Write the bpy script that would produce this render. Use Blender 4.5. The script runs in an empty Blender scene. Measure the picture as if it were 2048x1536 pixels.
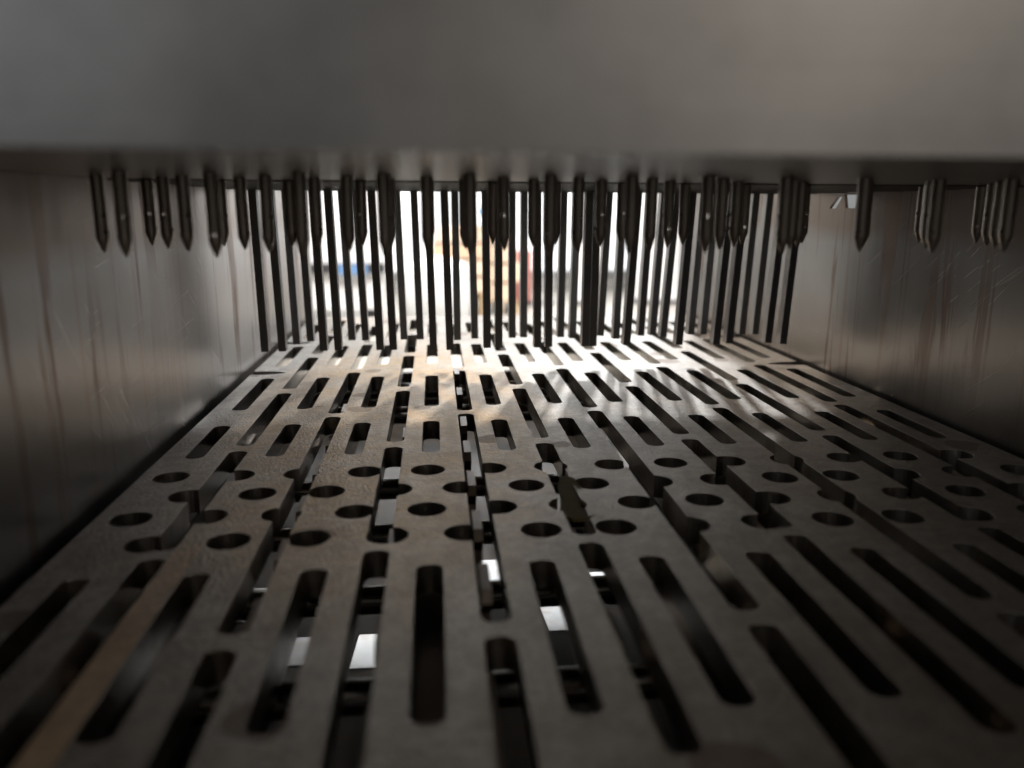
import bpy, bmesh, math, random
from mathutils import Vector, Matrix
random.seed(7)
scene = bpy.context.scene
C = scene.collection
MM = 0.001

# ---------------------------------------------------------------- camera, light, exposure
cam_data = bpy.data.cameras.new('camera')
cam = bpy.data.objects.new('camera', cam_data)
C.objects.link(cam)
cam_data.sensor_width = 36.0
cam_data.lens = 1620.0 / 2048.0 * 36.0
cam_data.clip_start = 0.005
cam_data.clip_end = 100.0
cam_data.dof.use_dof = True
cam_data.dof.focus_distance = 0.345
cam_data.dof.aperture_fstop = 8.6
right = (0.99560849, -0.09361479, 0.0)
down = (-0.02020035, -0.21483395, -0.97644166)
fwd = (0.09140938, 0.97215361, -0.21578155)
cam.matrix_world = Matrix((
    (right[0], -down[0], -fwd[0], 0.0),
    (right[1], -down[1], -fwd[1], 0.0),
    (right[2], -down[2], -fwd[2], 0.0),
    (0, 0, 0, 1)))
scene.camera = cam

world = bpy.data.worlds.new('World')
scene.world = world
world.use_nodes = True
bg = world.node_tree.nodes['Background']
bg.inputs['Color'].default_value = (1.0, 0.96, 0.91, 1)
bg.inputs['Strength'].default_value = 0.085

def area(name, loc, target, sx, sy, power, col):
    l = bpy.data.lights.new(name, 'AREA')
    l.shape = 'RECTANGLE'; l.size = sx; l.size_y = sy
    l.energy = power; l.color = col
    o = bpy.data.objects.new(name, l); C.objects.link(o)
    o.location = loc
    o.rotation_euler = (Vector(target) - Vector(loc)).to_track_quat('-Z', 'Y').to_euler()
    return o
area('hall_lamp_over_outfeed', (0.15, 1.15, 0.85), (0.06, 0.66, -0.09), 0.9, 0.5, 0.5, (0.95, 0.97, 1.0))
area('hall_lamp_right', (0.40, 1.55, 0.78), (0.12, 0.42, -0.09), 0.06, 0.06, 8.5, (0.84, 0.92, 1.0))
area('hall_lamp_left', (-0.50, 1.50, 0.78), (-0.02, 0.42, -0.09), 0.06, 0.06, 9.5, (1.0, 0.92, 0.82))
area('hall_lamp_far_right', (1.05, 1.50, 0.90), (0.10, 0.42, -0.09), 0.06, 0.06, 9.0, (0.90, 0.95, 1.0))
area('hall_lamp_behind_camera', (0.7, -1.2, 0.5), (0.1, 0.1, 0.02), 0.6, 0.6, 1.8, (1.0, 0.88, 0.76))
area('fill_behind_left', (-1.0, -1.3, 0.55), (0.0, 0.1, 0.05), 0.6, 0.6, 1.5, (0.94, 0.96, 1.0))  # unseen fill, added to lift the left of the head face
area('hall_lamp_far_bay', (0.6, 6.5, 4.0), (0.3, 10.7, -1.0), 4.0, 2.0, 1000.0, (1.0, 0.97, 0.93))

vs = scene.view_settings
vs.view_transform = 'Standard'; vs.look = 'None'; vs.exposure = 0.06; vs.gamma = 1.0
vs.use_curve_mapping = False
scene.cycles.use_denoising = True
scene.cycles.max_bounces = 8
scene.cycles.glossy_bounces = 6
scene.cycles.sample_clamp_indirect = 6.0

# ---------------------------------------------------------------- helpers
def tag(o, label=None, cat=None, group=None, kind=None):
    if label: o['label'] = label
    if cat: o['category'] = cat
    if group: o['group'] = group
    if kind: o['kind'] = kind
    return o

def make(name, bm, mat, parent=None, smooth=False, loc=None, scale=MM):
    me = bpy.data.meshes.new(name)
    if scale != 1: bmesh.ops.scale(bm, vec=(scale,)*3, verts=bm.verts)
    bmesh.ops.recalc_face_normals(bm, faces=bm.faces)
    bm.to_mesh(me); bm.free()
    if mat: me.materials.append(mat)
    o = bpy.data.objects.new(name, me); C.objects.link(o)
    if parent: o.parent = parent
    if loc: o.location = loc
    if smooth:
        for p in me.polygons: p.use_smooth = True
        if smooth != 'all': me.set_sharp_from_angle(angle=math.radians(35))
    return o

def empty(name, loc=(0, 0, 0), rz=0.0):
    o = bpy.data.objects.new(name, None); C.objects.link(o)
    o.location = loc; o.rotation_euler.z = rz; o.empty_display_size = 0.01
    return o

def box(bm, x0, x1, y0, y1, z0, z1):
    v = [bm.verts.new(p) for p in ((x0,y0,z0),(x1,y0,z0),(x1,y1,z0),(x0,y1,z0),(x0,y0,z1),(x1,y0,z1),(x1,y1,z1),(x0,y1,z1))]
    for f in ((0,3,2,1),(4,5,6,7),(0,1,5,4),(1,2,6,5),(2,3,7,6),(3,0,4,7)):
        bm.faces.new([v[i] for i in f])
    return v

def prism(bm, pts, lo, hi, axis='z'):
    def P(a, b, t):
        return (a, b, t) if axis == 'z' else ((t, a, b) if axis == 'x' else (a, t, b))
    A = [bm.verts.new(P(a, b, lo)) for a, b in pts]
    B = [bm.verts.new(P(a, b, hi)) for a, b in pts]
    bm.faces.new(A[::-1]); bm.faces.new(B)
    n = len(pts)
    for i in range(n):
        bm.faces.new((A[i], A[(i+1) % n], B[(i+1) % n], B[i]))

def rrect(x0, x1, y0, y1, r, seg=5):
    out = []
    for cx, cy, a0 in ((x1-r, y1-r, 0), (x0+r, y1-r, 90), (x0+r, y0+r, 180), (x1-r, y0+r, 270)):
        for i in range(seg+1):
            a = math.radians(a0 + 90*i/seg)
            out.append((cx + r*math.cos(a), cy + r*math.sin(a)))
    return out

def circle(cx, cy, r, n=28):
    return [(cx + r*math.cos(2*math.pi*i/n), cy + r*math.sin(2*math.pi*i/n)) for i in range(n)]

def rod(bm, p, q, r, n=20):
    p, q = Vector(p), Vector(q)
    d = (q-p).normalized()
    u = d.orthogonal().normalized(); w = d.cross(u)
    A = [bm.verts.new(p + r*(u*math.cos(2*math.pi*i/n) + w*math.sin(2*math.pi*i/n))) for i in range(n)]
    B = [bm.verts.new(q + r*(u*math.cos(2*math.pi*i/n) + w*math.sin(2*math.pi*i/n))) for i in range(n)]
    bm.faces.new(A[::-1]); bm.faces.new(B)
    for i in range(n): bm.faces.new((A[i], A[(i+1) % n], B[(i+1) % n], B[i]))

def boolean(o, cutter, bevel=None):
    m = o.modifiers.new('b', 'BOOLEAN'); m.object = cutter; m.operation = 'DIFFERENCE'
    m.solver = 'EXACT'; m.use_self = True
    if bevel:
        b = o.modifiers.new('v', 'BEVEL'); b.width = bevel; b.segments = 2; b.limit_method = 'ANGLE'
        b.angle_limit = math.radians(50); b.use_clamp_overlap = True
    dg = bpy.context.evaluated_depsgraph_get()
    me = bpy.data.meshes.new_from_object(o.evaluated_get(dg))
    o.modifiers.clear(); old = o.data; o.data = me; bpy.data.meshes.remove(old)
    cm = cutter.data; bpy.data.objects.remove(cutter); bpy.data.meshes.remove(cm)
    me.name = o.name

def bevel_bm(bm, w, seg=2, ang=40):
    es = [e for e in bm.edges if len(e.link_faces) == 2 and e.calc_face_angle() > math.radians(ang)]
    bmesh.ops.bevel(bm, geom=es, offset=w, segments=seg, profile=0.5, affect='EDGES')

# ---------------------------------------------------------------- materials
class N:
    def __init__(s, name):
        s.m = bpy.data.materials.new(name); s.m.use_nodes = True
        s.t = s.m.node_tree; s.b = s.t.nodes['Principled BSDF']
        s.co = s.t.nodes.new('ShaderNodeTexCoord')
    def n(s, typ, **kw):
        k = s.t.nodes.new(typ)
        for a, b in kw.items():
            if a in k.inputs.keys(): k.inputs[a].default_value = b
            else: setattr(k, a, b)
        return k
    def l(s, a, b): s.t.links.new(a, b)
    def mapping(s, scale, loc=(0, 0, 0), rot=(0, 0, 0)):
        k = s.n('ShaderNodeMapping'); k.inputs['Scale'].default_value = scale
        k.inputs['Location'].default_value = loc; k.inputs['Rotation'].default_value = rot
        s.l(s.co.outputs['Object'], k.inputs['Vector']); return k.outputs['Vector']
    def rot_map(s, rot, scale, loc):
        a = s.n('ShaderNodeMapping'); a.inputs['Rotation'].default_value = rot
        s.l(s.co.outputs['Object'], a.inputs['Vector'])
        b = s.n('ShaderNodeMapping'); b.inputs['Scale'].default_value = scale; b.inputs['Location'].default_value = loc
        s.l(a.outputs['Vector'], b.inputs['Vector']); return b.outputs['Vector']
    def noise(s, scale, vec, detail=4, rough=0.55, dist=0.0):
        k = s.n('ShaderNodeTexNoise', Scale=scale, Detail=detail, Roughness=rough, Distortion=dist)
        s.l(vec, k.inputs['Vector']); return k.outputs['Fac']
    def ramp(s, fac, stops, interp='LINEAR'):
        k = s.n('ShaderNodeValToRGB'); k.color_ramp.interpolation = interp
        e = k.color_ramp.elements
        while len(e) < len(stops): e.new(0.5)
        for i, (p, c) in enumerate(stops):
            e[i].position = p
            e[i].color = (c, c, c, 1) if not isinstance(c, tuple) else (*c, 1)
        s.l(fac, k.inputs['Fac']); return k.outputs['Color']
    def mix(s, fac, a, b, mode='MIX'):
        k = s.n('ShaderNodeMix', data_type='RGBA', blend_type=mode)
        for sock, v in ((k.inputs[0], fac), (k.inputs[6], a), (k.inputs[7], b)):
            if hasattr(v, 'links') or isinstance(v, bpy.types.NodeSocket): s.l(v, sock)
            elif isinstance(v, tuple): sock.default_value = (*v, 1)
            else: sock.default_value = v
        return k.outputs[2]
    def math(s, op, a, b=0.0, clamp=False):
        k = s.n('ShaderNodeMath', operation=op); k.use_clamp = clamp
        for sock, v in ((k.inputs[0], a), (k.inputs[1], b)):
            if isinstance(v, bpy.types.NodeSocket): s.l(v, sock)
            else: sock.default_value = v
        return k.outputs[0]
    def bump(s, h, strength, dist):
        k = s.n('ShaderNodeBump', Strength=strength, Distance=dist)
        s.l(h, k.inputs['Height']); s.l(k.outputs['Normal'], s.b.inputs['Normal'])
    def set(s, **kw):
        for a, v in kw.items():
            a = a.replace('_', ' ')
            if isinstance(v, bpy.types.NodeSocket): s.l(v, s.b.inputs[a])
            elif isinstance(v, tuple): s.b.inputs[a].default_value = (*v, 1)
            else: s.b.inputs[a].default_value = v
        return s

def mat_plate():
    s = N('blasted_steel_plate')
    v = s.mapping((1, 1, 1))
    n1 = s.noise(14, v, 5, .6)
    base = s.mix(s.ramp(n1, [(.35, 0.0), (.7, 1.0)]), (.50, .43, .36), (.62, .58, .53))
    # brown greasy film spread over one area of the plate
    geo = s.n('ShaderNodeSeparateXYZ'); s.l(s.co.outputs['Object'], geo.inputs[0])
    dx = s.math('MULTIPLY', s.math('ADD', geo.outputs['X'], 0.020), 1/0.062)
    dy = s.math('MULTIPLY', s.math('ADD', geo.outputs['Y'], -0.35), 1/0.17)
    d2 = s.math('ADD', s.math('MULTIPLY', dx, dx), s.math('MULTIPLY', dy, dy))
    n2 = s.noise(38, v, 6, .65)
    film = s.math('MULTIPLY', s.math('SUBTRACT', 1.5, d2, True), s.ramp(n2, [(.34, 0.3), (.60, 1.0)]), True)
    # bright light streak painted pale tan on one narrow land between two slots
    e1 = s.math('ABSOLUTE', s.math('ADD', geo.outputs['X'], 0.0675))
    light_strip = s.math('MULTIPLY', s.math('LESS_THAN', e1, 0.0034), s.math('MULTIPLY', s.math('SUBTRACT', 0.222, geo.outputs['Y'], True), 40, True))
    film = s.math('MAXIMUM', s.math('MULTIPLY', film, .8), s.math('MULTIPLY', light_strip, s.ramp(n2, [(.3, .7), (.6, 1.0)])))  # film mask joined with the painted light streak
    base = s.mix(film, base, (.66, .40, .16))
    base = s.mix(s.math('MULTIPLY', light_strip, .95), base, s.mix(n2, (.70, .50, .32), (1.0, .76, .52)))
    # dried drop stains
    vo = s.n('ShaderNodeTexVoronoi', feature='F1', Scale=34.0)
    wv = s.n('ShaderNodeVectorMath', operation='ADD')
    nz = s.n('ShaderNodeTexNoise', Scale=60.0); s.l(v, nz.inputs['Vector'])
    sc_ = s.n('ShaderNodeVectorMath', operation='SCALE'); s.l(nz.outputs['Color'], sc_.inputs[0]); sc_.inputs['Scale'].default_value = .008
    s.l(v, wv.inputs[0]); s.l(sc_.outputs[0], wv.inputs[1]); s.l(wv.outputs[0], vo.inputs['Vector'])
    cellr = s.n('ShaderNodeSeparateColor'); s.l(vo.outputs['Color'], cellr.inputs[0])
    on = s.math('GREATER_THAN', cellr.outputs[0], .72)
    rad = s.math('MULTIPLY', cellr.outputs[1], .22)
    blot = s.math('MULTIPLY', on, s.math('LESS_THAN', vo.outputs['Distance'], s.math('ADD', rad, .10)))
    base = s.mix(s.math('MULTIPLY', blot, .6), base, (.22, .13, .085))
    fine = s.noise(900, v, 3, .6)
    scr = None
    for ang, seed in ((0.25, 0), (-0.8, 3), (1.3, 6), (2.2, 8)):
        k = s.ramp(s.noise(1.0, s.rot_map((0, 0, ang), (26, 1300, 1), (seed, seed*2, 0)), 2, .5), [(.70, 0.0), (.74, 1.0)])
        k = s.math('MULTIPLY', k, s.ramp(s.noise(11, s.mapping((1, 1, 1), (seed, 3, 0)), 2), [(.48, 0.0), (.6, 1.0)]))
        scr = k if scr is None else s.math('MAXIMUM', scr, k)
    brushed = s.noise(1.0, s.mapping((12, 1500, 1)), 3, .6)
    mott = s.ramp(s.noise(75, v, 5, .7), [(.38, 0.0), (.66, 1.0)])
    base = s.mix(s.math('MULTIPLY', mott, .38), base, (.30, .235, .18))
    speck = s.ramp(s.noise(520, v, 3, .75), [(.36, 0.0), (.64, 1.0)])
    base = s.mix(s.math('MULTIPLY', speck, .26), base, (.22, .19, .165))
    base = s.mix(s.math('MULTIPLY', film, .25), base, (.70, .43, .18))
    m2 = s.ramp(s.noise(210, v, 4, .7, .4), [(.40, 0.0), (.60, 1.0)])
    base = s.mix(s.math('MULTIPLY', m2, .3), base, (.20, .16, .13))
    base = s.mix(s.math('MULTIPLY', scr, .5), base, (.85, .83, .80))
    r = s.math('ADD', s.math('MULTIPLY', n2, .18), .30)
    r = s.math('ADD', r, s.math('MULTIPLY', blot, .12))
    s.set(Base_Color=base, Metallic=s.math('SUBTRACT', s.math('SUBTRACT', 1.0, s.math('MULTIPLY', film, .5)), s.math('MULTIPLY', light_strip, .4), True), Roughness=r)
    grain = s.noise(800, v, 2, .5)
    hh = s.math('ADD', s.math('MULTIPLY', fine, .5), s.math('MULTIPLY', n2, .8))
    hh = s.math('ADD', hh, s.math('MULTIPLY', grain, .9))
    hh = s.math('ADD', hh, s.math('MULTIPLY', brushed, .5))
    s.bump(hh, .9, .0005)
    # blasted surface: a second, rougher lobe of the same metal
    b2 = s.n('ShaderNodeBsdfPrincipled', Metallic=1.0, Roughness=.64)
    s.l(base, b2.inputs['Base Color'])
    s.l(s.b.inputs['Normal'].links[0].from_socket, b2.inputs['Normal'])
    mx = s.n('ShaderNodeMixShader'); s.l(s.math('MULTIPLY', s.math('SUBTRACT', 1.0, light_strip), .5), mx.inputs[0])
    out = [k for k in s.t.nodes if k.type == 'OUTPUT_MATERIAL'][0]
    s.l(s.b.outputs[0], mx.inputs[1]); s.l(b2.outputs[0], mx.inputs[2]); s.l(mx.outputs[0], out.inputs['Surface'])
    return s.m

def mat_wall():
    s = N('stained_steel_sheet')
    v = s.mapping((1, 1, 1))
    n1 = s.noise(9, v, 5, .6)
    base = s.mix(s.ramp(n1, [(.3, 0.0), (.72, 1.0)]), (.26, .253, .247), (.36, .352, .345))
    # vertical runs of dried liquid
    vd = s.mapping((1, 42, 2.4))
    drip = s.noise(1.6, vd, 4, .65, .9)
    vb = s.mapping((1, 7, 5), (0, .3, .1))
    br = s.noise(2.0, vb, 3, .6)
    dr = s.math('MULTIPLY', s.ramp(drip, [(.55, 0.0), (.585, 1.0)]), s.ramp(br, [(.42, 0.15), (.62, 1.0)]))
    base = s.mix(s.math('MULTIPLY', dr, .9), base, (.15, .085, .06))
    vd2 = s.mapping((1, 120, 2.6), (0, 3, 0))
    dr2 = s.ramp(s.noise(1.3, vd2, 3, .5), [(.60, 0.0), (.66, 1.0)])
    base = s.mix(s.math('MULTIPLY', dr2, .35), base, (.25, .17, .13))
    # brown rust tint along the top edge, with the head's shadow painted in
    geo = s.n('ShaderNodeSeparateXYZ'); s.l(s.co.outputs['Object'], geo.inputs[0])
    z = s.math('ADD', geo.outputs['Z'], s.math('MULTIPLY', s.noise(18, v, 4), .014))
    top = s.ramp(s.math('MULTIPLY', s.math('ADD', z, .012), 60), [(.0, 0.0), (.55, 1.0)])
    base = s.mix(s.math('MULTIPLY', top, .6), base, (.18, .11, .065))
    low = s.ramp(s.math('MULTIPLY', s.math('ADD', s.math('ADD', geo.outputs['Z'], .098), s.math('MULTIPLY', s.noise(25, v, 4), .03)), 14), [(.2, 1.0), (.95, 0.0)])  # grime at the wall foot, with shade painted into its colour
    base = s.mix(s.math('MULTIPLY', low, .6), base, (.10, .08, .07))
    # specks
    vo = s.n('ShaderNodeTexVoronoi', feature='F1', Scale=55.0); s.l(s.mapping((1, 1, .7)), vo.inputs['Vector'])
    cr = s.n('ShaderNodeSeparateColor'); s.l(vo.outputs['Color'], cr.inputs[0])
    spk = s.math('MULTIPLY', s.math('GREATER_THAN', cr.outputs[0], .86), s.math('LESS_THAN', vo.outputs['Distance'], s.math('MULTIPLY', cr.outputs[1], .075)))
    base = s.mix(s.math('MULTIPLY', spk, .85), base, (.05, .03, .025))
    # scratches in crossing directions
    hs = None
    for ang, sc, seed in ((0.75, 1500, 0), (0.6, 1900, 4), (0.95, 1700, 9), (-0.15, 2000, 6)):
        vv = s.rot_map((ang, 0, 0), (1, 26, sc), (0, seed, seed*3))
        k = s.ramp(s.noise(1.0, vv, 2, .5), [(.68, 0.0), (.73, 1.0)])
        msk = s.ramp(s.noise(12, s.mapping((1, 1, 1), (0, seed, 2)), 2), [(.5, 0.0), (.62, 1.0)])
        k = s.math('MULTIPLY', k, msk)
        hs = k if hs is None else s.math('MAXIMUM', hs, k)
    brush = s.noise(1.0, s.mapping((1, 30, 900)), 3, .6)
    r = s.math('ADD', s.math('MULTIPLY', n1, .12), .25)
    r = s.math('ADD', r, s.math('MULTIPLY', dr, .12))
    r = s.math('ADD', r, s.math('MULTIPLY', hs, -.08))
    base = s.mix(s.math('MULTIPLY', hs, .15), base, (.8, .78, .76))
    s.set(Base_Color=base, Metallic=1.0, Roughness=r)
    h = s.math('ADD', s.math('MULTIPLY', brush, .25), s.math('MULTIPLY', hs, -.2))
    h = s.math('ADD', h, s.math('MULTIPLY', s.noise(5, v, 2), 3.0))
    s.bump(h, .25, .0003)
    return s.m

def mat_steel(name, col, rough, var=.08, brush=None, bump=.15, metallic=1.0, dirt=None):
    s = N(name)
    v = s.mapping((1, 1, 1))
    n1 = s.noise(40, v, 4, .6)
    c2 = tuple(c*.78 for c in col)
    base = s.mix(s.ramp(n1, [(.35, 0.0), (.65, 1.0)]), c2, col)
    if dirt:
        base = s.mix(s.math('MULTIPLY', s.ramp(s.noise(90, v, 5, .7), [(.5, 0.0), (.68, 1.0)]), .6), base, dirt)
    r = s.math('ADD', s.math('MULTIPLY', n1, var*2), rough-var)
    s.set(Base_Color=base, Metallic=metallic, Roughness=r)
    if brush:
        s.bump(s.noise(1.0, s.mapping(brush), 3, .6), bump, .0003)
    else:
        s.bump(s.noise(700, v, 3), bump, .0002)
    return s.m

def mat_plain(name, col, rough=.6, var=.12, scale=3.0, emit=None, metallic=0.0):
    s = N(name)
    v = s.mapping((1, 1, 1))
    n1 = s.noise(scale, v, 4, .6)
    c2 = tuple(c*(1-var*2) for c in col)
    s.set(Base_Color=s.mix(n1, c2, col), Roughness=rough, Metallic=metallic)
    if emit:
        s.set(Emission_Color=s.mix(s.noise(scale*.6, v, 3), tuple(c*.85 for c in emit[0]), emit[0]))
        s.b.inputs['Emission Strength'].default_value = emit[1]
    return s.m

M_plate = mat_plate()
M_wall = mat_wall()
M_head = mat_steel('satin_steel_head', (.435, .432, .428), .42, .03, (6, 600, 900), .08)
M_under = mat_steel('ground_steel_underside', (.19, .186, .178), .38, .04, (8, 900, 900), .12)
M_needle = mat_steel('dark_steel_needle', (.58, .53, .48), .32, .06, (900, 900, 20), .1, metallic=.8, dirt=(.2, .14, .10))
M_blade = mat_steel('dull_steel_blade', (.34, .33, .32), .40, .05, (900, 900, 25), .2, metallic=.75)
M_beam = mat_steel('worn_steel_beam', (.22, .18, .15), .36, .08, (500, 20, 500), .2, dirt=(.20, .12, .07))
M_rod = mat_steel('polished_steel_rod', (.30, .28, .26), .18, .05, (20, 900, 900), .1)
M_tray = mat_steel('greasy_steel_tray', (.13, .11, .09), .38, .1, None, .3, metallic=.8, dirt=(.16, .09, .045))
M_cut = mat_steel('cut_steel_edge', (.66, .62, .57), .30, .06, (700, 700, 60), .2, dirt=(.26, .17, .10))
M_shiny = mat_steel('polished_reflector_steel', (.64, .62, .60), .17, .06, None, .06, dirt=(.42, .30, .20))
M_blocker = mat_steel('dark_steel_blocker', (.22, .20, .19), .4)
M_scrap = mat_plain('olive_scrap', (.20, .155, .06), .85, .25, 200)

# ---------------------------------------------------------------- perforated bed plate
PZ = -90.0
def col_a(k): return -3.0 + 28.75*k
def col_b1(k): return -17.0 + 57.4*k
def col_b2(k): return 12.0 + 57.4*k
bm = bmesh.new()
W2 = 3.45
def slot(x, y0, y1):
    prism(bm, rrect(x-W2, x+W2, y0, y1, 2.9), PZ-20, PZ+10)
for k in range(-3, 8):
    for y0, y1 in ((562, 632), (464, 531), (362, 431), (291, 336), (128, 194), (34, 100)):
        slot(col_a(k), y0, y1)
for k in range(-1, 4):
    for y0, y1 in ((585, 652), (502, 574), (404, 491), (306, 395), (209, 299), (116, 204), (34, 108)):
        slot(col_b1(k), y0, y1)
    for y0, y1 in ((543, 620), (452, 535), (353, 443), (163, 347), (60, 157)):
        slot(col_b2(k), y0, y1)
for r, y in enumerate((270.5, 251.5, 233, 214)):
    for k in range(-4, 11):
        x = (-4.0 if r % 2 == 0 else 6.8) + 21.6*k
        if -97 < x < 206:
            prism(bm, circle(x, y, 5.9), PZ-20, PZ+10)
for y in (446, 545):
    prism(bm, [(-110, y-5.5), (-94, y-4.5), (-86, y-2.8), (-82.5, y), (-86, y+2.8), (-94, y+4.5), (-110, y+5.5)], PZ-20, PZ+10)
    prism(bm, [(220, y-5.5), (203, y-4.5), (195, y-2.8), (191, y), (195, y+2.8), (203, y+4.5), (220, y+5.5)], PZ-20, PZ+10)
cutter = make('cutter', bm, None)
bm = bmesh.new()
box(bm, -101, 211, -160, 672, PZ-8.0, PZ)
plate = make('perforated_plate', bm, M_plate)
boolean(plate, cutter, bevel=0.42*MM)
plate.data.materials.append(M_cut)
for f in plate.data.polygons:
    if abs(f.normal.z) < .9: f.material_index = 1
tag(plate, 'thick stainless steel bed plate pierced with rows of slots and round holes', 'plate')

# ---------------------------------------------------------------- side walls of the tunnel
for name, x0, x1, lab in (('side_wall', -105.7, -104.2, 'stained steel wall left of the slotted plate, with long vertical drips and scratches'),
                          ('side_wall', 214.2, 215.7, 'brownish steel wall right of the slotted plate, with bright spots near its top edge')):
    bm = bmesh.new()
    prism(bm, [(-260, -185), (700, -185), (700, 70), (440, 70), (425, 14), (-260, 14)], x0, x1, 'x')
    o = make(name, bm, M_wall)
    if x0 > 0:
        bm = bmesh.new()
        prism(bm, [(419.5, 4.2), (425, 4.2), (433, -1.8), (426, -1.8)], x0-5, x1+5, 'x')
        prism(bm, [(403, 5.2), (417.5, 5.2), (415, -1.6), (405, -1.6)], x0-5, x1+5, 'x')
        boolean(o, make('cutter', bm, None))
    tag(o, lab, 'wall')

# ---------------------------------------------------------------- beams, rods and slats below the plate
def beam_profile(y0, y1, peaks, low=-109.0, base=-128.0, peak=-91.5):
    pts = [(y0, base), (y1, base), (y1, low)]
    for yc in sorted(peaks, reverse=True):
        pts += [(yc+13, low), (yc+11, low+4), (yc+9.5, peak-2), (yc+7.5, peak), (yc-6, peak-.5), (yc-8, peak-3.5), (yc-4, peak-8), (yc-6, low+3), (yc-9, low)]
    pts.append((y0, low))
    return pts
beam_words = {0: 'outermost', 1: 'second', 2: 'third', 3: 'fourth', 4: 'fifth', 5: 'sixth', 6: 'seventh', 7: 'eighth', 8: 'ninth', 9: 'tenth'}
cols = sorted([(col_b1(k), 1) for k in range(-1, 4)] + [(col_b2(k), 2) for k in range(-1, 4)])
bi = 0
for x, ph in cols:
    bm = bmesh.new()
    off = random.uniform(-1.2, 1.2) + (2.2 if abs(x-126.8) < 2 else 3.2 if abs(x+17) < 2 else 0)
    if ph == 2:
        peaks = [185, 222, 259, 296, 333, 390, 440]
        pk = -89.5 if abs(x-12) < 2 else random.uniform(-97, -92)
    else:
        peaks = [135, 172, 225, 340, 430]
        pk = random.uniform(-98, -92)
    prism(bm, beam_profile(40, 470, peaks, peak=pk), x-1.6+off, x+1.0+off, 'x')
    o = make('lifting_beam', bm, M_beam)
    tag(o, 'thin toothed steel bar under the slotted plate, %s from the left' % beam_words[bi].replace('outermost', 'first'), 'bar', 'toothed bars below the plate')
    bi += 1
for i, y in enumerate((92, 148, 205, 262, 318, 375, 432, 490, 650)):
    bm = bmesh.new()
    zr = -134 if y < 400 else -112
    rod(bm, (-103.5, y, zr), (213.5, y, zr), 5.0, 24)
    o = make('cross_rod', bm, M_rod, smooth=True)
    tag(o, 'round shiny rod crossing under the plate, %s nearest the camera' % beam_words[i].replace('outermost', 'first'), 'rod', 'rods below the plate')
bm = bmesh.new()
box(bm, -104, 214, -150, 690, -182, -178)
box(bm, -104, 214, 690.2, 694, -182, -141)
o = make('drip_tray', bm, M_tray)
tag(o, 'greasy steel tray seen through the slots under the plate', 'tray')

for n_, k in enumerate((-3, 0, 3, 5, 6, 7)):
    bm = bmesh.new()  # added bars that stop light from below, so these slots stay black
    box(bm, col_a(k)-4.2, col_a(k)+4.2, 40, 318, -168, -106)
    bevel_bm(bm, .8)
    o = make('light_blocker', bm, M_blocker)
    tag(o, 'dark added rail running lengthwise below the slots, %s from the left' % ('first', 'second', 'third', 'fourth', 'fifth', 'sixth')[n_], 'blocker', 'added blockers below the plate')

for n_, (x0, x1, yc, ln, a, w_) in enumerate(((-88, -68, 320, 44, 9.4, 'first from the left'), (-57, -44, 281, 30, 11.0, 'second from the left'), (-33, -19, 279, 36, 11.1, 'third from the left'), (17, 31, 335, 58, 9.2, 'fourth from the left'), (40, 60, 312, 74, 9.8, 'fifth from the left'), (68, 88, 322, 44, 9.4, 'sixth from the left'), (112, 138, 343, 60, 9.0, 'rightmost'))):
    bm = bmesh.new()  # added polished pieces, tilted to throw far light up through the slots
    a = math.radians(a)
    box(bm, x0, x1, -ln/2, ln/2, -1, 0)
    bevel_bm(bm, .3, 1)
    bmesh.ops.rotate(bm, verts=bm.verts, cent=(0, 0, 0), matrix=Matrix.Rotation(-a, 3, 'X'))
    bmesh.ops.translate(bm, verts=bm.verts, vec=(0, yc, -163))
    o = make('glint_reflector', bm, M_shiny)
    tag(o, 'small shiny added steel flap glinting beneath the slots, %s' % w_, 'reflector', 'added reflectors below the plate')

# ---------------------------------------------------------------- needle head
head = empty('needle_head', (0, 0, 0))
head.rotation_euler.y = 0.005
tag(head, 'massive satin steel head block filling the top of the view, carrying needles and blades', 'machine head')
HZ = 7.5
bm = bmesh.new()
box(bm, -102, 212, 120, 438, HZ, 190)
bevel_bm(bm, 4.5, 8)
o = make('head_block', bm, M_head, head, smooth=True)
o.data.materials.append(M_under)
for f in o.data.polygons:
    if f.normal.z < -.95: f.material_index = 1
bm = bmesh.new()
box(bm, -101, 211.5, 438.3, 466, HZ, HZ+30)
bevel_bm(bm, .5, 2)
make('rear_rail', bm, M_under, head, smooth=True)
for y in (268, 283, 299, 316, 335, 356, 380, 407, 440):
    bm = bmesh.new()
    box(bm, -100, 210, y, y+6, HZ-.55, HZ-.01)
    bevel_bm(bm, .12, 1)
    make('cross_rib', bm, M_under, head)

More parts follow.
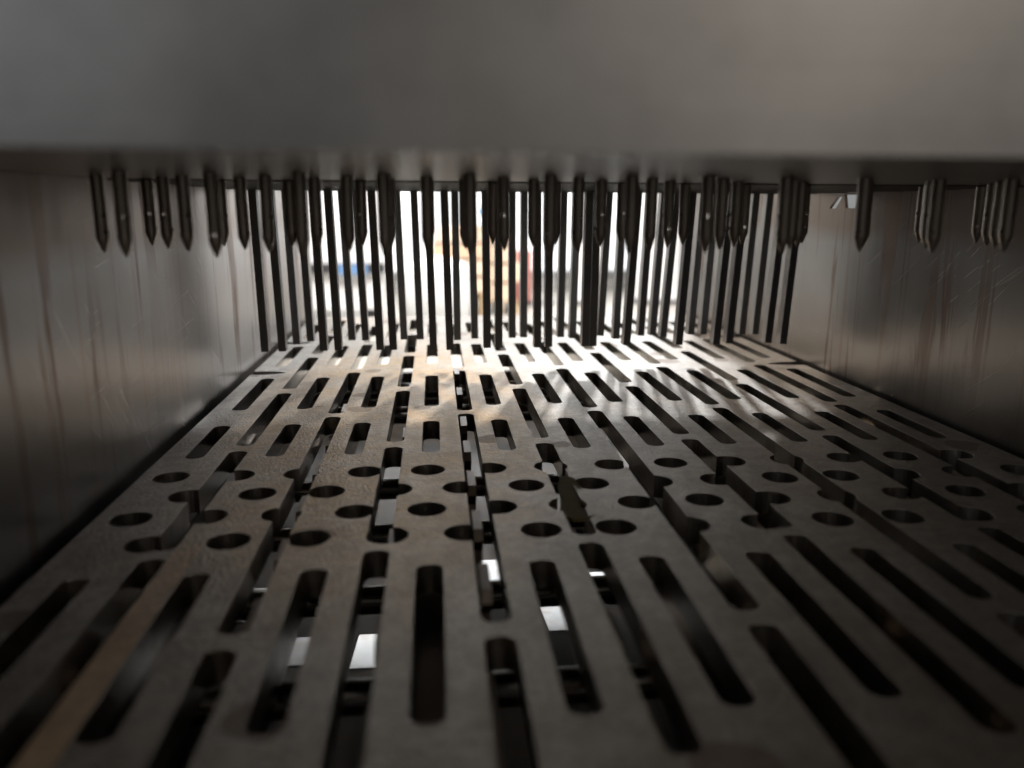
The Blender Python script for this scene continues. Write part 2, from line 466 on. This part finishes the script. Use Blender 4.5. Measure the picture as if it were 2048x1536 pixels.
# ---------------------------------------------------------------- injection needles
def needle_mesh(variant):
    bm = bmesh.new()
    n = 20; r = 1.78
    L = 23.0
    rings = []
    for z, rr in ((L, r), (4.6, r), (3.9, r*.93), (1.4, r*.42), (0.35, r*.10)):
        rings.append([bm.verts.new((rr*math.cos(2*math.pi*i/n), rr*math.sin(2*math.pi*i/n), z)) for i in range(n)])
    for a, b in zip(rings, rings[1:]):
        for i in range(n): bm.faces.new((a[i], a[(i+1) % n], b[(i+1) % n], b[i]))
    bm.faces.new(rings[0]); bm.faces.new(rings[-1][::-1])
    o = make('injection_needle', bm, M_needle)
    bm = bmesh.new()
    if variant == 0:
        rod(bm, (-5, 0, 6.0), (5, 0, 6.0), .62, 14); rod(bm, (0, -5, 10.2), (0, 5, 10.2), .62, 14)
    elif variant == 1:
        rod(bm, (0, -5, 6.0), (0, 5, 6.0), .62, 14); rod(bm, (-5, 0, 10.2), (5, 0, 10.2), .62, 14)
    else:
        rod(bm, (-5, 0, 6.0), (5, 0, 6.0), .62, 14); rod(bm, (-5, 0, 10.2), (5, 0, 10.2), .62, 14)
    boolean(o, make('cutter', bm, None))
    for p in o.data.polygons: p.use_smooth = True
    o.data.set_sharp_from_angle(angle=math.radians(30))
    return o
protos = [needle_mesh(i) for i in range(3)]
used = [False]*3
ordn = ['first', 'second', 'third', 'fourth', 'fifth', 'sixth', 'seventh', 'eighth', 'ninth', 'tenth', 'eleventh', 'twelfth', 'thirteenth', 'fourteenth', 'fifteenth', 'sixteenth', 'seventeenth', 'eighteenth', 'nineteenth', 'twentieth', 'twenty-first', 'twenty-second']
rows = [(214, 9.0, range(-4, 8), 'front row'), (233, -2.0, range(-4, 9), 'second row'), (251.5, 9.0, range(-4, 10), 'third row'), (270.5, -2.0, range(-4, 11), 'rearmost row')]
for ri, (y, x0, ks, rn) in enumerate(rows):
    for j, k in enumerate(ks):
        x = x0 + (21.2 if k >= 0 else (21.4 if ri == 0 else 21.85))*k
        if x > 206 or x < -98: continue
        vi = (ri*2 + j*3 + random.randrange(3)) % 3
        if used[vi]:
            o = protos[vi].copy(); C.objects.link(o)
        else:
            o = protos[vi]; used[vi] = True
        o.location = ((x + random.uniform(-.5, .5))*MM, (y + random.uniform(-.6, .6))*MM, (-13.2 - .004*x*-1*0 + random.uniform(-.35, .35))*MM)
        o.rotation_euler = (random.uniform(-.008, .008), random.uniform(-.012, .012), random.choice((0, .35, -.4, .8, -.9, 1.57)) + random.uniform(-.15, .15))
        tag(o, 'pointed dark needle with side holes, %s from the left in the %s' % (ordn[j], rn), 'needle', 'injection needles hanging from the head')

# ---------------------------------------------------------------- blades
frontX = [(-88.82, -74.35, -0.0162), (-79.94, -74.34, -0.0243), (-58.85, -74.43, -0.0211), (-51.33, -74.28, -0.022), (-29.71, -74.37, -0.0216), (-22.9, -74.49, -0.0202), (-1.81, -74.56, -0.0166), (6.94, -74.98, -0.0207), (26.71, -74.22, -0.0045), (32.88, -74.32, 0.0032), (53.67, -74.38, -0.0058), (59.64, -74.21, -0.0049), (79.45, -74.11, 0.0095), (83.68, -74.18, 0.0113), (102.13, -73.93, 0.0491), (131.09, -74.25, 0.0504), (151.9, -74.3, 0.0554), (159.22, -73.86, 0.054), (181.13, -73.92, 0.0549), (189.77, -74.62, 0.0508)]
rearX = [(-77.32, -75.39, -0.0193), (-69.68, -73.81, -0.0225), (-46.99, -73.6, -0.0297), (-39.52, -73.71, -0.0306), (-18.22, -73.64, -0.0229), (-9.11, -73.61, -0.0207), (11.73, -74.21, -0.0045), (21.53, -73.67, -0.0153), (42.7, -73.53, 0.0), (49.24, -73.34, 0.0018), (70.44, -73.57, 0.0117), (77.3, -74.34, 0.0216), (93.41, -73.13, 0.0419), (102.54, -75.02, 0.0274), (117.09, -73.42, 0.0414), (123.99, -73.29, 0.0477), (130.26, -74.47, 0.0626), (146.56, -73.15, 0.0477), (153.92, -73.26, 0.0446), (177.11, -73.48, 0.0446), (185.07, -73.6, 0.0459)]
bm = bmesh.new()
box(bm, -1.92, 1.92, -3.0, 3.0, 0, 96)
bevel_bm(bm, .3, 2)
blade0 = make('blade', bm, M_blade)
first = True
for rn, lst, Y in (('front row', frontX, 427.0), ('rear row', rearX, 455.0)):
    for j, (x, z, tilt) in enumerate(lst):
        if first: o = blade0; first = False
        else: o = blade0.copy(); C.objects.link(o)
        o.location = (x*MM, Y*MM, z*MM)
        o.rotation_euler = (0, tilt, 0)
        tag(o, 'flat dark steel blade, %s from the left in the %s of long blades' % (ordn[j], rn), 'blade', 'blades hanging from the head')

# ---------------------------------------------------------------- scrap caught in a slot
bm = bmesh.new()
pts = [(39.0, 222), (43.2, 221), (46.4, 224), (45.6, 230), (43.6, 235), (44.6, 241), (45.8, 247), (44.6, 254), (42.6, 259), (40.2, 256), (38.6, 250), (38.4, 242), (37.2, 236), (37.4, 228)]
top = [bm.verts.new((x, y, PZ + 1.2 + 1.4*math.sin((y-205)*.16) - 1.6 + .1*(x-44))) for x, y in pts]
f = bm.faces.new(top)
r = bmesh.ops.extrude_face_region(bm, geom=[f])
for v in [g for g in r['geom'] if isinstance(g, bmesh.types.BMVert)]: v.co.z -= 1.0
o = make('food_scrap', bm, M_scrap, smooth=True)
tag(o, 'limp olive green scrap stuck in a slot between the round holes', 'scrap')

# ---------------------------------------------------------------- the hall beyond the tunnel (metres)
def mbox(bm, x0, x1, y0, y1, z0, z1): return box(bm, x0, x1, y0, y1, z0, z1)
M_floor = mat_plain('pale_concrete_floor', (.50, .47, .42), .35, .1, .8)
M_hwall = mat_plain('grey_hall_wall', (.30, .29, .28), .7, .05, .5)
M_win = mat_plain('lit_window_pane', (.8, .85, .9), .3, .03, 1.0, emit=((.80, .90, 1.0), 1.9))
M_winwarm = mat_plain('warm_lit_window_pane', (.8, .8, .75), .3, .03, 1.0, emit=((1.0, .92, .78), 2.0))
M_winlow = mat_plain('frosted_lit_window_pane', (.8, .82, .84), .4, .05, 1.6, emit=((.92, .96, 1.0), .58))
M_winframe = mat_plain('grey_window_frame', (.35, .37, .39), .5)
M_card = mat_plain('brown_cardboard', (.66, .46, .32), .8, .1, 4)
M_card2 = mat_plain('pale_cardboard', (.74, .58, .44), .8, .1, 4)
M_white = mat_plain('white_fabric_bag', (.85, .87, .88), .8, .05, 5)
M_cab = mat_plain('white_lacquer', (.82, .82, .83), .35, .04, 2)
M_dark = mat_plain('black_rubber', (.04, .04, .045), .6)
M_blue = mat_plain('blue_plastic', (.16, .30, .55), .5)
M_red = mat_plain('dull_red_paint', (.42, .18, .16), .5)
M_grey = mat_plain('blue_grey_panel', (.42, .47, .50), .5, .08, 2)
M_wood = mat_plain('pallet_wood', (.50, .36, .20), .8)

FZ = -1.25
bm = bmesh.new(); box(bm, -14, 14, -4, 13, FZ-.1, FZ)
tag(make('floor', bm, M_floor, scale=1), 'pale concrete hall floor', None, None, 'structure')

hw = empty('hall_wall', (0, 12, FZ))
tag(hw, 'grey far wall of the hall with a row of tall lit windows', 'wall')
bm = bmesh.new(); box(bm, -14, 14, 0, .3, 0, 7.5)
make('wall_panel', bm, M_hwall, hw, scale=1)
for i in range(4):
    x = -4.1 + i*2.6 + (1.4 if i == 3 else 0)  # last window is added to brighten the openings in the right tunnel wall
    bm = bmesh.new(); box(bm, x, x+2.4, -.06, -.003, .25, 6.3)
    fr = make('window', bm, M_winframe, hw, scale=1)
    bm = bmesh.new()
    for a in range(2):
        for b in (range(1, 5) if i < 3 else (1,)):
            box(bm, x+.06+a*1.16, x+1.18+a*1.16, -.075, -.063, .31+b*1.2, 1.45+b*1.2)
    make('pane', bm, M_win if i else M_winwarm, fr, scale=1)
    bm = bmesh.new()
    if i < 3:
        for a in range(2): box(bm, x+.06+a*1.16, x+1.18+a*1.16, -.075, -.063, .31, 1.45)
        make('lower_pane', bm, M_winlow, fr, scale=1)

ci = 0
words = ['bottom', 'second', 'third', 'top']
for x, y, w, n, z0 in ((.02, 9.0, .56, 4, -.95), (.52, 9.3, .42, 4, -1.08)):
    pl = empty('pallet', (x+w/2, y+.3, FZ)); tag(pl, 'wooden pallet under the %s stack of brown cartons' % ('left' if x < .3 else 'right'), 'pallet')
    bm = bmesh.new(); h = z0-FZ
    for i in range(5): box(bm, -w/2+i*w/4.6, -w/2+i*w/4.6+w*.1, -.3, .3, h-.03, h)
    make('deck', bm, M_wood, pl, scale=1)
    bm = bmesh.new()
    for i in (-1, 0, 1): box(bm, i*w*.42-.04, i*w*.42+.04, -.3, .3, 0, h-.031)
    make('block', bm, M_wood, pl, scale=1)
    for k in range(n):
        hh = (.0 - .2 - z0)/n
        bm = bmesh.new(); j = random.uniform(-.05, .05)
        box(bm, x+j, x+w+j, y, y+.55, z0+k*hh+.002, z0+(k+1)*hh-.03)
        bevel_bm(bm, .006, 1)
        o = make('carton', bm, random.choice((M_card, M_card2)), scale=1)
        tag(o, 'brown cardboard carton, %s of the %s stack in the hall' % (words[k], 'wider left' if x < .3 else 'narrower right'), 'carton', 'cartons stacked in the hall')

def blob(name, x, y, z, rx, ry, rz, mat, label, cat):
    bm = bmesh.new()
    bmesh.ops.create_cube(bm, size=2)
    bmesh.ops.subdivide_edges(bm, edges=bm.edges, cuts=5, use_grid_fill=True)
    for v in bm.verts:
        d = v.co.normalized(); v.co = v.co.lerp(d*1.15, .55)
        v.co = Vector((v.co.x*rx, v.co.y*ry, v.co.z*rz)) + Vector((random.uniform(-1, 1), random.uniform(-1, 1), random.uniform(-1, 1)))*.012
    o = make(name, bm, mat, scale=1, smooth='all', loc=(x, y, z))
    tag(o, label, cat)
blob('bulk_bag', -.01, 7.9, FZ+.37, .33, .3, .37, M_white, 'bright white bulk bag standing before the brown cartons', 'bag')

# white cabinet machine on the left
cb = empty('packing_machine', (-1.0, 8.6, FZ))
tag(cb, 'large white machine with dark horizontal bands at the left of the hall', 'machine')
bm = bmesh.new(); box(bm, -.75, .45, 0, .9, .18, 1.9); bevel_bm(bm, .02)
make('housing', bm, M_cab, cb, scale=1)
bm = bmesh.new(); box(bm, -.78, .48, -.05, .02, .56, .66)
make('bumper', bm, M_dark, cb, scale=1)
bm = bmesh.new(); box(bm, .0, .30, -.075, -.052, .55, .65)
make('label_plate', bm, M_blue, cb, scale=1)
for i in (-.6, .3):
    bm = bmesh.new(); box(bm, i-.06, i+.06, .05, .85, 0, .178)
    make('foot', bm, M_dark, cb, scale=1)

for i, (x, z0, z1, w, m, lab, nm, cat) in enumerate((
    (.99, -.90, -.56, .22, M_red, 'low dull red bollard standing right of the cartons', 'bollard', 'bollard'),
    (1.38, -.85, .6, .09, M_grey, 'slim grey post standing in the middle of the hall', 'post', 'post'),
    (-.0, -.25, .7, .40, M_grey, 'blue grey cabinet standing behind the brown cartons', 'cabinet', 'cabinet'),
    (1.78, -.62, .8, .34, M_cab, 'white locker standing in the right of the hall', 'locker', 'locker'),
    (2.6, -.4, .8, .5, M_cab, 'wide white locker beside the right tunnel wall', 'locker', 'locker'))):
    bm = bmesh.new(); box(bm, x, x+w, 10.2, 10.2+w, FZ, z1); bevel_bm(bm, .008, 1)
    r = empty(nm, (0, 0, 0)); tag(r, lab, cat)
    make('body', bm, m, r, scale=1)
    bm = bmesh.new(); box(bm, x-.02, x+w+.02, 10.18, 10.22+w, FZ+.001, FZ+.05)
    make('base', bm, M_dark, r, scale=1)
bm = bmesh.new(); box(bm, .48, .60, 8.9, 9.1, -.12, -.02); bevel_bm(bm, .01, 1)
tag(make('tub', bm, M_blue, scale=1), 'small blue tub on top of the right carton stack', 'tub')
